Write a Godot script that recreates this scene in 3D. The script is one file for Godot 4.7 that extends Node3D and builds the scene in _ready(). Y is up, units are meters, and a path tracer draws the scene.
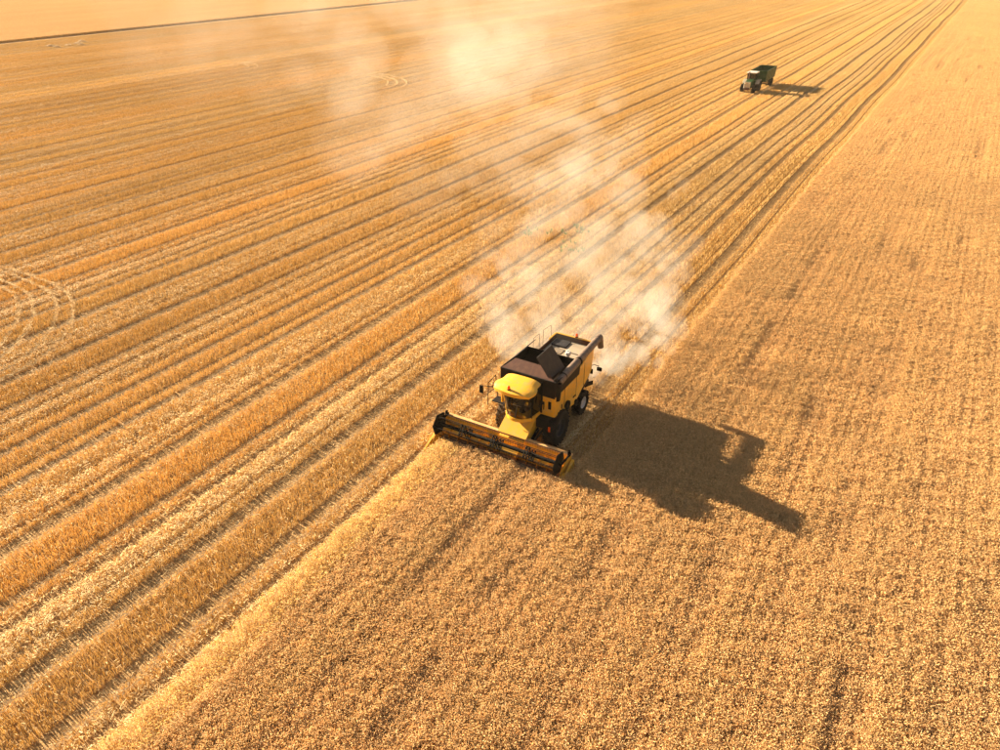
extends Node3D
# A harvested grain field seen from the air: combine, dust plume, tractor with trailer.

const CAM_HEIGHT := 20.5
const DUST := 2.05
const PUFFS := 1.2
var rng := RandomNumberGenerator.new()
var mats := {}
var used_names := {}

func _ready() -> void:
	rng.seed = 20240611
	setup_view()
	make_materials()
	build_ground()
	build_stubble()
	build_wheat()
	build_turning_marks()
	build_combine()
	build_tractor()
	build_trailer()
	build_small_things()
	build_dust()

# ------------------------------------------------------------------ camera, sky, sun, exposure
func setup_view() -> void:
	var cam := Camera3D.new()
	cam.name = "camera"
	cam.fov = 52.826
	cam.near = 0.1
	cam.far = 9000.0
	add_child(cam)
	cam.position = Vector3(0, CAM_HEIGHT, 0)
	cam.rotation_order = EULER_ORDER_YXZ
	cam.rotation_degrees = Vector3(-30.063, 30.41, 0)
	cam.current = true

	var env := Environment.new()
	env.background_mode = Environment.BG_SKY
	var sky := Sky.new()
	var sm := ProceduralSkyMaterial.new()
	sm.sky_top_color = Color(0.45, 0.48, 0.53)
	sm.sky_horizon_color = Color(0.80, 0.71, 0.58)
	sm.sky_curve = 0.13
	sm.ground_bottom_color = Color(0.42, 0.33, 0.22)
	sm.ground_horizon_color = Color(0.80, 0.71, 0.58)
	sky.sky_material = sm
	env.sky = sky
	env.background_energy_multiplier = 0.30
	env.tonemap_mode = Environment.TONE_MAPPER_LINEAR
	env.tonemap_exposure = 5.35
	env.fog_enabled = true
	env.fog_density = 0.00016
	env.fog_light_color = Color(1.0, 0.93, 0.80)
	env.volumetric_fog_enabled = true
	env.volumetric_fog_density = 0.0
	env.sdfgi_enabled = true
	env.ssao_enabled = true
	env.ssil_enabled = true
	var we := WorldEnvironment.new()
	we.name = "world_environment"
	we.environment = env
	add_child(we)

	var sun := DirectionalLight3D.new()
	sun.name = "sun"
	sun.light_energy = 1.6
	sun.light_color = Color(1.0, 0.915, 0.785)
	sun.light_angular_distance = 0.6
	sun.shadow_enabled = true
	add_child(sun)
	sun.look_at_from_position(Vector3.ZERO, Vector3(1.0, -0.315, 0.105), Vector3.UP)

# ------------------------------------------------------------------ helpers
func meta(o: Node, label: String, category := "", group := "", kind := "") -> void:
	if label != "": o.set_meta("label", label)
	if category != "": o.set_meta("category", category)
	if group != "": o.set_meta("group", group)
	if kind != "": o.set_meta("kind", kind)

func noise_tex(seed_: int, freq: float, ramp: Array, size := 512, octaves := 5) -> NoiseTexture2D:
	var n := FastNoiseLite.new()
	n.seed = seed_
	n.noise_type = FastNoiseLite.TYPE_SIMPLEX_SMOOTH
	n.frequency = freq
	n.fractal_octaves = octaves
	var t := NoiseTexture2D.new()
	t.width = size
	t.height = size
	t.seamless = true
	t.noise = n
	var g := Gradient.new()
	var offs := PackedFloat32Array()
	var cols := PackedColorArray()
	for i in ramp.size():
		offs.append(ramp[i][0])
		cols.append(ramp[i][1])
	g.offsets = offs
	g.colors = cols
	t.color_ramp = g
	return t

func lin(r: float, g: float, b: float) -> Color:
	return Color(r, g, b).linear_to_srgb()

func paint(base: Color, dusty: Color, rough: float, spec := 0.5, metal := 0.0, scale := 0.6, seed_ := 1) -> StandardMaterial3D:
	var m := StandardMaterial3D.new()
	m.albedo_texture = noise_tex(seed_, 0.012, [[0.0, base], [0.45, base.lerp(dusty, 0.12)], [0.62, base.lerp(dusty, 0.4)], [1.0, base.lerp(dusty, 0.75)]])
	m.uv1_triplanar = true
	m.uv1_scale = Vector3.ONE * scale
	m.roughness = rough
	m.metallic_specular = spec
	m.metallic = metal
	return m

func foliage(back: float) -> StandardMaterial3D:
	var m := StandardMaterial3D.new()
	m.vertex_color_use_as_albedo = true
	m.roughness = 0.75
	m.metallic_specular = 0.3
	m.cull_mode = BaseMaterial3D.CULL_DISABLED
	m.backlight_enabled = true
	m.backlight = Color(back, back, back)
	return m

func make_materials() -> void:
	var dust := Color(0.72, 0.60, 0.43)
	mats.yellow = paint(Color(0.88, 0.64, 0.11), dust, 0.45, 0.45, 0.0, 0.5, 3)
	mats.dark = paint(Color(0.065, 0.05, 0.042), Color(0.17, 0.12, 0.085), 0.65, 0.3, 0.0, 0.5, 6)
	mats.plate = paint(Color(0.17, 0.165, 0.175), Color(0.27, 0.24, 0.22), 0.6, 0.3, 0.0, 0.5, 7)
	mats.brown = paint(Color(0.28, 0.15, 0.085), Color(0.38, 0.24, 0.15), 0.6, 0.4, 0.0, 0.6, 8)
	mats.black = paint(Color(0.04, 0.036, 0.032), Color(0.10, 0.08, 0.06), 0.8, 0.25, 0.0, 0.8, 9)
	mats.rubber = paint(Color(0.07, 0.065, 0.06), Color(0.24, 0.19, 0.14), 0.85, 0.3, 0.0, 1.0, 10)
	mats.dusty_rubber = paint(Color(0.24, 0.20, 0.15), Color(0.50, 0.40, 0.28), 0.9, 0.3, 0.0, 1.0, 11)
	mats.rim = paint(Color(0.80, 0.80, 0.80), dust, 0.5, 0.5, 0.0, 1.0, 12)
	mats.deck = paint(Color(0.60, 0.56, 0.50), dust, 0.6, 0.4, 0.0, 0.7, 13)
	mats.steel = paint(Color(0.52, 0.47, 0.41), dust, 0.45, 0.6, 0.3, 0.7, 14)
	mats.header = paint(Color(0.88, 0.64, 0.11), Color(0.74, 0.58, 0.38), 0.55, 0.4, 0.0, 0.7, 15)
	mats.auger_grey = paint(Color(0.33, 0.27, 0.23), Color(0.55, 0.44, 0.33), 0.5, 0.5, 0.0, 0.7, 16)
	mats.green = paint(Color(0.05, 0.24, 0.08), Color(0.13, 0.24, 0.10), 0.5, 0.4, 0.0, 0.4, 17)
	mats.grey_hood = paint(Color(0.66, 0.64, 0.58), dust, 0.45, 0.5, 0.0, 0.5, 18)
	mats.white = paint(Color(0.86, 0.84, 0.80), dust, 0.4, 0.5, 0.0, 0.5, 19)
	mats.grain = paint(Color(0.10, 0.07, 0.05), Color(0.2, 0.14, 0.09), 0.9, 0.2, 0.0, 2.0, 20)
	mats.beam = paint(Color(0.80, 0.60, 0.36), Color(0.84, 0.70, 0.50), 0.6, 0.4, 0.0, 0.7, 21)
	var g := StandardMaterial3D.new()
	g.transparency = BaseMaterial3D.TRANSPARENCY_ALPHA
	g.albedo_color = Color(0.06, 0.06, 0.04, 0.70)
	g.roughness = 0.05
	mats.glass = g
	var am := StandardMaterial3D.new()
	am.albedo_color = Color(0.95, 0.35, 0.04)
	am.roughness = 0.25
	mats.amber = am
	var red := StandardMaterial3D.new()
	red.albedo_color = Color(0.7, 0.08, 0.05)
	red.roughness = 0.3
	mats.red = red
	var mir := StandardMaterial3D.new()
	mir.albedo_color = Color(0.75, 0.77, 0.8)
	mir.metallic = 1.0
	mir.roughness = 0.06
	mats.mirror = mir
	var seat := StandardMaterial3D.new()
	seat.albedo_color = Color(0.34, 0.30, 0.25)
	seat.roughness = 0.9
	mats.seat = seat
	mats.wheat = foliage(0.8)
	mats.straw = foliage(0.42)
	mats.green_leaf = foliage(0.4)

# mesh builder: collects triangles with given outward normals
class MB:
	var v := PackedVector3Array()
	var n := PackedVector3Array()

	func tri(a: Vector3, b: Vector3, c: Vector3, na: Vector3, nb := Vector3.INF, nc := Vector3.INF) -> void:
		if nb == Vector3.INF: nb = na
		if nc == Vector3.INF: nc = na
		if (b - a).cross(c - a).dot(na + nb + nc) > 0.0:
			v.append(a); v.append(c); v.append(b)
			n.append(na); n.append(nc); n.append(nb)
		else:
			v.append(a); v.append(b); v.append(c)
			n.append(na); n.append(nb); n.append(nc)

	func quad(a: Vector3, b: Vector3, c: Vector3, d: Vector3, nn: Vector3) -> void:
		tri(a, b, c, nn)
		tri(a, c, d, nn)

	func auto_quad(a: Vector3, b: Vector3, c: Vector3, d: Vector3, away: Vector3) -> void:
		var nn := (b - a).cross(c - a)
		if nn.length() < 1e-9: nn = (c - a).cross(d - a)
		nn = nn.normalized()
		if nn.dot((a + b + c + d) * 0.25 - away) < 0.0: nn = -nn
		quad(a, b, c, d, nn)

	# convex solid of eight corners: bottom ring then top ring
	func hexa(p: Array) -> void:
		var c := Vector3.ZERO
		for q in p: c += q
		c /= 8.0
		auto_quad(p[0], p[1], p[2], p[3], c)
		auto_quad(p[4], p[5], p[6], p[7], c)
		for i in 4:
			var j: int = (i + 1) % 4
			auto_quad(p[i], p[j], p[4 + j], p[4 + i], c)

	# box with chamfered edges
	func box(c: Vector3, s: Vector3, bv := 0.02, b := Basis.IDENTITY) -> void:
		var h := s * 0.5
		bv = minf(bv, minf(h.x, minf(h.y, h.z)) * 0.8)
		var i := h - Vector3.ONE * bv
		for ax in 3:
			for sg in [-1.0, 1.0]:
				var q: Array = []
				for k in [[-1, -1], [1, -1], [1, 1], [-1, 1]]:
					var p := Vector3.ZERO
					p[ax] = h[ax] * sg
					p[(ax + 1) % 3] = i[(ax + 1) % 3] * k[0]
					p[(ax + 2) % 3] = i[(ax + 2) % 3] * k[1]
					q.append(c + b * p)
				var nn := Vector3.ZERO
				nn[ax] = sg
				quad(q[0], q[1], q[2], q[3], b * nn)
			# edges along this axis
			var u := (ax + 1) % 3
			var w := (ax + 2) % 3
			for su in [-1.0, 1.0]:
				for sw in [-1.0, 1.0]:
					var q2: Array = []
					for k in [[-1, 0], [1, 0], [1, 1], [-1, 1]]:
						var p := Vector3.ZERO
						p[ax] = i[ax] * k[0]
						p[u] = (h[u] if k[1] == 0 else i[u]) * su
						p[w] = (i[w] if k[1] == 0 else h[w]) * sw
						q2.append(c + b * p)
					var nn2 := Vector3.ZERO
					nn2[u] = su
					nn2[w] = sw
					quad(q2[0], q2[1], q2[2], q2[3], b * nn2.normalized())
		for sx in [-1.0, 1.0]:
			for sy in [-1.0, 1.0]:
				for sz in [-1.0, 1.0]:
					var sgn := Vector3(sx, sy, sz)
					tri(c + b * (Vector3(h.x, i.y, i.z) * sgn), c + b * (Vector3(i.x, h.y, i.z) * sgn), c + b * (Vector3(i.x, i.y, h.z) * sgn), b * sgn.normalized())

	func cyl(p0: Vector3, p1: Vector3, r0: float, r1: float, k := 14, caps := true) -> void:
		var ax := (p1 - p0).normalized()
		var e := ax.cross(Vector3.UP if absf(ax.y) < 0.9 else Vector3.RIGHT).normalized()
		var f := ax.cross(e)
		for i in k:
			var a0 := TAU * i / k
			var a1 := TAU * (i + 1) / k
			var d0 := e * cos(a0) + f * sin(a0)
			var d1 := e * cos(a1) + f * sin(a1)
			tri(p0 + d0 * r0, p0 + d1 * r0, p1 + d1 * r1, d0, d1, d1)
			tri(p0 + d0 * r0, p1 + d1 * r1, p1 + d0 * r1, d0, d1, d0)
			if caps:
				tri(p0, p0 + d0 * r0, p0 + d1 * r0, -ax)
				tri(p1, p1 + d0 * r1, p1 + d1 * r1, ax)

	func tube(pts: Array, r: float, k := 8) -> void:
		for i in pts.size() - 1:
			cyl(pts[i], pts[i + 1], r, r, k)

	# lathe about the x axis: profile of (x, radius)
	func lathe_x(c: Vector3, prof: Array, k := 28) -> void:
		for s in prof.size() - 1:
			var a: Vector2 = prof[s]
			var b: Vector2 = prof[s + 1]
			var t := (b - a).normalized()
			var nr := Vector2(-t.y, t.x) # (x, r) outward when x runs negative to positive
			for i in k:
				var t0 := TAU * i / k
				var t1 := TAU * (i + 1) / k
				var d0 := Vector3(0, cos(t0), sin(t0))
				var d1 := Vector3(0, cos(t1), sin(t1))
				var n0 := Vector3(nr.x, 0, 0) + d0 * nr.y
				var n1 := Vector3(nr.x, 0, 0) + d1 * nr.y
				var A := c + Vector3(a.x, 0, 0) + d0 * a.y
				var B := c + Vector3(a.x, 0, 0) + d1 * a.y
				var C := c + Vector3(b.x, 0, 0) + d1 * b.y
				var D := c + Vector3(b.x, 0, 0) + d0 * b.y
				tri(A, B, C, n0, n1, n1)
				tri(A, C, D, n0, n1, n0)

	# polygon given as (z, y), extruded along x; x may differ for each point
	func prism(poly: PackedVector2Array, xa: Callable, xb: Callable) -> void:
		var idx := Geometry2D.triangulate_polygon(poly)
		var cen := Vector3.ZERO
		for p in poly: cen += Vector3((xa.call(p) + xb.call(p)) * 0.5, p.y, p.x)
		cen /= float(poly.size())
		for i in range(0, idx.size(), 3):
			for side in 2:
				var q: Array = []
				for j in 3:
					var p := poly[idx[i + j]]
					q.append(Vector3(xa.call(p) if side == 0 else xb.call(p), p.y, p.x))
				var nn: Vector3 = (q[1] - q[0]).cross(q[2] - q[0]).normalized()
				if nn.x * (-1.0 if side == 0 else 1.0) < 0.0: nn = -nn
				tri(q[0], q[1], q[2], nn)
		var area := 0.0
		for i in poly.size(): area += poly[i].cross(poly[(i + 1) % poly.size()])
		for i in poly.size():
			var p := poly[i]
			var r := poly[(i + 1) % poly.size()]
			var e := (r - p).normalized()
			var o := Vector2(e.y, -e.x) * signf(area)
			quad(Vector3(xa.call(p), p.y, p.x), Vector3(xb.call(p), p.y, p.x), Vector3(xb.call(r), r.y, r.x), Vector3(xa.call(r), r.y, r.x), Vector3(0, o.y, o.x))

	func plate(a: Vector3, b: Vector3, c: Vector3, d: Vector3, th: float) -> void:
		var nn := (b - a).cross(d - a).normalized() * th * 0.5
		hexa([a - nn, b - nn, c - nn, d - nn, a + nn, b + nn, c + nn, d + nn])

	func mesh() -> ArrayMesh:
		var arr := []
		arr.resize(Mesh.ARRAY_MAX)
		arr[Mesh.ARRAY_VERTEX] = v
		arr[Mesh.ARRAY_NORMAL] = n
		var m := ArrayMesh.new()
		m.add_surface_from_arrays(Mesh.PRIMITIVE_TRIANGLES, arr)
		return m

func part(mb: MB, called: String, mat: Material, parent: Node, label := "") -> MeshInstance3D:
	var o := MeshInstance3D.new()
	o.name = called
	o.mesh = mb.mesh()
	o.material_override = mat
	parent.add_child(o, true)
	if label != "": o.set_meta("label", label)
	return o

func group_node(called: String, parent: Node, at := Vector3.ZERO) -> Node3D:
	var o := Node3D.new()
	o.name = called
	o.position = at
	parent.add_child(o, true)
	return o

# ------------------------------------------------------------------ blades (crop geometry)
class Blades:
	var v := PackedVector3Array()
	var c := PackedColorArray()
	var ix := PackedInt32Array()

	func blade(a: Vector3, b: Vector3, side: Vector3, taper: float, col: Color) -> void:
		var k := v.size()
		v.append(a - side); v.append(a + side); v.append(b + side * taper); v.append(b - side * taper)
		for i in 4: c.append(col)
		ix.append(k); ix.append(k + 1); ix.append(k + 2)
		ix.append(k); ix.append(k + 2); ix.append(k + 3)

	# a grain ear with its awns: two crossed leaf-thin diamonds
	func ear(a: Vector3, b: Vector3, r: float, col: Color, turn: float) -> void:
		var ax := (b - a).normalized()
		var e := ax.cross(Vector3(0.3, 0.1, 0.9)).normalized().rotated(ax, turn)
		var f := ax.cross(e)
		var m := a.lerp(b, 0.45)
		for w in [e * r, f * r]:
			var k := v.size()
			v.append(a); v.append(m + w); v.append(b); v.append(m - w)
			for i in 4: c.append(col)
			ix.append(k); ix.append(k + 1); ix.append(k + 2)
			ix.append(k); ix.append(k + 2); ix.append(k + 3)

	func mesh() -> ArrayMesh:
		var arr := []
		arr.resize(Mesh.ARRAY_MAX)
		arr[Mesh.ARRAY_VERTEX] = v
		arr[Mesh.ARRAY_COLOR] = c
		arr[Mesh.ARRAY_INDEX] = ix
		var m := ArrayMesh.new()
		m.add_surface_from_arrays(Mesh.PRIMITIVE_TRIANGLES, arr)
		return m

func scatter(called: String, mesh: Mesh, mat: Material, xf: Array, cols: Array, parent: Node) -> void:
	if xf.is_empty(): return
	var mm := MultiMesh.new()
	mm.transform_format = MultiMesh.TRANSFORM_3D
	mm.use_colors = true
	mm.mesh = mesh
	mm.instance_count = xf.size()
	for i in xf.size():
		mm.set_instance_transform(i, xf[i])
		mm.set_instance_color(i, cols[i])
	var o := MultiMeshInstance3D.new()
	o.name = called
	o.multimesh = mm
	o.material_override = mat
	o.set_meta("kind", "stuff")
	parent.add_child(o, true)

# the rows wander a little: sideways shift of the whole field at depth z
func wander(z: float) -> float:
	var d := -z
	return 0.0085 * maxf(0.0, d - 45.0) - 0.012 * clampf(d - 30.0, -40.0, 15.0) * 0.5 + 0.10 * sin(d * 0.045) + 0.05 * sin(d * 0.13 + 1.0)

func crop_edge(z: float) -> float:
	return -10.45 + wander(z) - wander(-33.0)

# ------------------------------------------------------------------ ground
func build_ground() -> void:
	var m := StandardMaterial3D.new()
	m.albedo_texture = noise_tex(31, 0.02, [[0.0, lin(0.24, 0.13, 0.05)], [0.5, lin(0.37, 0.22, 0.088)], [1.0, lin(0.50, 0.32, 0.135)]], 1024, 6)
	m.uv1_triplanar = true
	m.uv1_world_triplanar = true
	m.uv1_scale = Vector3.ONE * 0.21
	m.roughness = 0.95
	m.metallic_specular = 0.2
	var st := SurfaceTool.new()
	st.begin(Mesh.PRIMITIVE_TRIANGLES)
	var e := 3500.0
	var q := [Vector3(-e, 0, -e), Vector3(e, 0, -e), Vector3(e, 0, e), Vector3(-e, 0, e)]
	for i in [0, 1, 2, 0, 2, 3]:
		st.set_normal(Vector3.UP)
		st.add_vertex(q[i])
	var o := MeshInstance3D.new()
	o.name = "ground"
	o.mesh = st.commit()
	o.material_override = m
	add_child(o)
	meta(o, "brown chaff covered soil of the large grain field", "ground", "", "structure")

# ------------------------------------------------------------------ stubble
const PASS := 6.35
const SEG := 3.0

func stubble_patch(tracks: Array, straw: float, row_seed: int, seed_: int) -> ArrayMesh:
	var r := RandomNumberGenerator.new()
	r.seed = seed_
	var nz := FastNoiseLite.new()
	nz.seed = seed_
	nz.frequency = 0.35
	var b := Blades.new()
	var rows := int(PASS / 0.18)
	var rr := RandomNumberGenerator.new()
	rr.seed = row_seed
	for i in rows:
		# every drill row keeps its own height and thickness of stand all along the field
		var row_high := rr.randf_range(0.72, 1.15)
		var row_thin := rr.randf_range(0.0, 0.35)
		var x := -PASS * 0.5 + (i + 0.5) * PASS / rows
		var in_track := false
		for t in tracks:
			if absf(x - t[0]) < t[1] * 0.5: in_track = true
		var zc := 0.0
		while zc < SEG:
			zc += r.randf_range(0.022, 0.05)
			if r.randf() < row_thin: continue
			var xx := x + r.randfn(0, 0.009)
			var tone := r.randf_range(0.78, 1.15)
			var col := Color(0.63 * tone, 0.41 * tone, 0.14 * tone)
			if r.randf() < 0.2: col = Color(0.70 * tone, 0.50 * tone, 0.24 * tone)
			var h := (r.randf_range(0.20, 0.31) + 0.05 * nz.get_noise_2d(xx * 2.0, zc * 2.0)) * row_high
			var w := r.randf_range(0.008, 0.017)
			var yaw := r.randf() * PI
			var side := Vector3(cos(yaw), 0, sin(yaw)) * w
			if in_track:
				if r.randf() < 0.45: continue
				var a0 := Vector3(xx, r.randf_range(0.005, 0.03), zc)
				b.blade(a0, a0 + Vector3(r.randfn(0, 0.09), r.randf_range(0.0, 0.09), r.randf_range(-0.16, 0.18)), Vector3(w, 0, 0.3 * w), 0.7, Color(0.62 * tone, 0.42 * tone, 0.18 * tone))
				continue
			if absf(x) > 2.0 and r.randf() < 0.25 * straw: continue
			var a := Vector3(xx, 0, zc)
			b.blade(a, a + Vector3(r.randfn(0, 0.035), h, r.randfn(0, 0.035)), side, 0.75, col)
			if r.randf() < 0.55:
				var s2 := Vector3(-side.z, 0, side.x)
				var a2 := a + Vector3(r.randfn(0, 0.014), 0, r.randfn(0, 0.014))
				b.blade(a2, a2 + Vector3(r.randfn(0, 0.05), h * r.randf_range(0.6, 1.0), r.randfn(0, 0.05)), s2, 0.75, col)
	# loose straw lying on and between the stubble, thickest between two passes
	var count := int(2000 * straw) + 700
	for i in count:
		var x := 0.0
		if r.randf() < 0.8:
			x = PASS * 0.5 + r.randfn(0, 0.8)
			if x > PASS * 0.5: x -= PASS
		else:
			x = r.randf_range(-PASS * 0.5, PASS * 0.5)
		var z := r.randf_range(0.0, SEG)
		var heap := nz.get_noise_2d(x * 3.0 + 50.0, z * 3.0)
		if heap < -0.15 and r.randf() < 0.5: continue
		var y := r.randf_range(0.05, 0.22) + maxf(0.0, heap) * 0.16
		for t in tracks:
			if absf(x - t[0]) < t[1] * 0.55: y = r.randf_range(0.01, 0.05)
		var yaw := r.randf() * TAU
		var d := Vector3(cos(yaw), r.randfn(0, 0.22), sin(yaw)) * r.randf_range(0.05, 0.17)
		var tone := r.randf_range(0.8, 1.15)
		var w := r.randf_range(0.005, 0.011)
		var up := Vector3(-sin(yaw), r.randf_range(-0.6, 0.6), cos(yaw)).normalized() * w
		b.blade(Vector3(x, y, z), Vector3(x, y, z) + d, up, 1.0, Color(0.68 * tone, 0.47 * tone, 0.21 * tone))
	# loose straw beside each wide track; its sunlit paleness is put into the colour
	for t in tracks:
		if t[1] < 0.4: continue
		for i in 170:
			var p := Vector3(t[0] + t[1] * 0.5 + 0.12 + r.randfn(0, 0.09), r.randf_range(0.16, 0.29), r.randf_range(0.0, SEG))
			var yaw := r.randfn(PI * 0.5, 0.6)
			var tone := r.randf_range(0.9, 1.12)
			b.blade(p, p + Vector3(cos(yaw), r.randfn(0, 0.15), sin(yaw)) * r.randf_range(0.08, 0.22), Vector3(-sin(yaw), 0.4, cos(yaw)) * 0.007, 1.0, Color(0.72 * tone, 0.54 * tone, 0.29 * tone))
	return b.mesh()

func build_stubble() -> void:
	var root := Node3D.new()
	root.name = "stubble"
	add_child(root)
	meta(root, "golden cut stubble rows with flattened wheel tracks and pale loose straw", "stubble", "", "stuff")
	var profiles := [
		[[[-1.35, 0.66], [1.3, 0.58], [2.45, 0.22], [-2.55, 0.2]], 1.0],
		[[[-1.3, 0.62], [1.4, 0.55], [0.45, 0.36], [-2.35, 0.26]], 0.55],
		[[[-1.4, 0.52], [1.25, 0.74], [2.2, 0.2], [-0.1, 0.14], [-2.6, 0.26]], 0.6],
		[[[-1.3, 0.74], [1.35, 0.46], [2.5, 0.3], [-2.2, 0.2]], 1.35],
	]
	var meshes: Array = []
	var xf: Array = []
	var cols: Array = []
	for p in profiles.size():
		for k in 3:
			meshes.append(stubble_patch(profiles[p][0], profiles[p][1], 60 + p, 100 + p * 10 + k))
			xf.append([])
			cols.append([])
	var order := [2, 0, 3, 1, 0, 2, 3, 0, 1, 2, 0, 3, 2, 1, 0, 3, 2, 0, 1, 0, 3, 2, 0, 1, 2, 3, 0, 2]
	var nz := FastNoiseLite.new()
	nz.seed = 5
	nz.frequency = 0.02
	for i in order.size():
		var cx: float = -13.65 - i * 6.33
		if i == 3: cx -= 0.12
		var tone0 := rng.randf_range(0.88, 1.06)
		var warm := rng.randf_range(-1.0, 1.0)
		cx += rng.randf_range(-0.16, 0.16) if i > 4 else 0.0
		var lane := FastNoiseLite.new()
		lane.seed = 300 + i
		lane.frequency = 0.018
		var z := 4.0
		while z > -470.0:
			var z1 := z - SEG
			var x0 := cx + wander(z) + lane.get_noise_1d(z) * 0.22
			var x1 := cx + wander(z1) + lane.get_noise_1d(z1) * 0.22
			if not (i == 0 and z > -24.0):
				# shear so that the tracks run on from piece to piece
				var flip := rng.randf() < 0.5
				var bs := Basis(Vector3(1, 0, 0), Vector3(0, rng.randf_range(0.92, 1.06), 0), Vector3((x1 - x0) / SEG, 0, -1.0))
				var og := Vector3(x0, 0, z)
				if flip:
					bs = Basis(Vector3(1, 0, 0), bs.y, Vector3((x0 - x1) / SEG, 0, 1.0))
					og = Vector3(x1, 0, z1)
				var w: int = order[i] * 3 + rng.randi() % 3
				xf[w].append(Transform3D(bs, og))
				var t := tone0 * (1.0 + 0.10 * nz.get_noise_2d(cx * 2.0, z))
				cols[w].append(Color(t, t * (1.0 - 0.035 * warm), t * (1.0 - 0.12 * warm)))
			z = z1
	for w in meshes.size():
		scatter("stubble_rows", meshes[w], mats.straw, xf[w], cols[w], root)

# ------------------------------------------------------------------ standing wheat
const CELL := 1.25

func wheat_patch(seed_: int, spread: float, count: int, lean: Vector3, ripe: Color) -> ArrayMesh:
	var r := RandomNumberGenerator.new()
	r.seed = seed_
	var nz := FastNoiseLite.new()
	nz.seed = seed_
	nz.frequency = 1.6
	var b := Blades.new()
	for i in count:
		var x := r.randf_range(-spread, spread)
		var z := r.randf_range(-spread, spread)
		var clump := nz.get_noise_2d(x, z)
		if cos(x * TAU / (CELL / 3.0)) < -0.6 and r.randf() < 0.22: continue
		var h := 0.80 + clump * 0.07 + 0.012 * cos(x * TAU / (CELL / 3.0)) + r.randfn(0, 0.028)
		var tone := clampf(r.randfn(1.0, 0.16), 0.6, 1.4)
		var col := Color(ripe.r * tone, ripe.g * tone, ripe.b * tone)
		var yaw := r.randf() * TAU
		var dir := Vector3(cos(yaw), 0, sin(yaw))
		var tip := Vector3(x, h, z) + dir * r.randf_range(0.01, 0.08) + lean * r.randf_range(0.5, 1.2)
		var sd := Vector3(-dir.z, 0, dir.x)
		b.blade(Vector3(x, 0.0, z), tip, sd * r.randf_range(0.005, 0.009), 0.6, Color(0.64 * tone, 0.445 * tone, 0.195 * tone))
		var e := tip + dir * r.randf_range(0.025, 0.09) + lean * 0.1 + Vector3(0, r.randf_range(-0.05, 0.08), 0)
		b.ear(tip, e, r.randf_range(0.010, 0.017), col, r.randf() * TAU)
		if r.randf() < 0.6:
			var q := Vector3(x, h * r.randf_range(0.75, 1.02), z)
			var yaw2 := r.randf() * TAU
			var d2 := Vector3(cos(yaw2), r.randf_range(-0.5, 0.3), sin(yaw2)) * r.randf_range(0.07, 0.17)
			b.blade(q, q + d2, Vector3(-sin(yaw2), 0.3, cos(yaw2)) * 0.009, 0.2, Color(0.69 * tone, 0.48 * tone, 0.24 * tone))
	return b.mesh()

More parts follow.
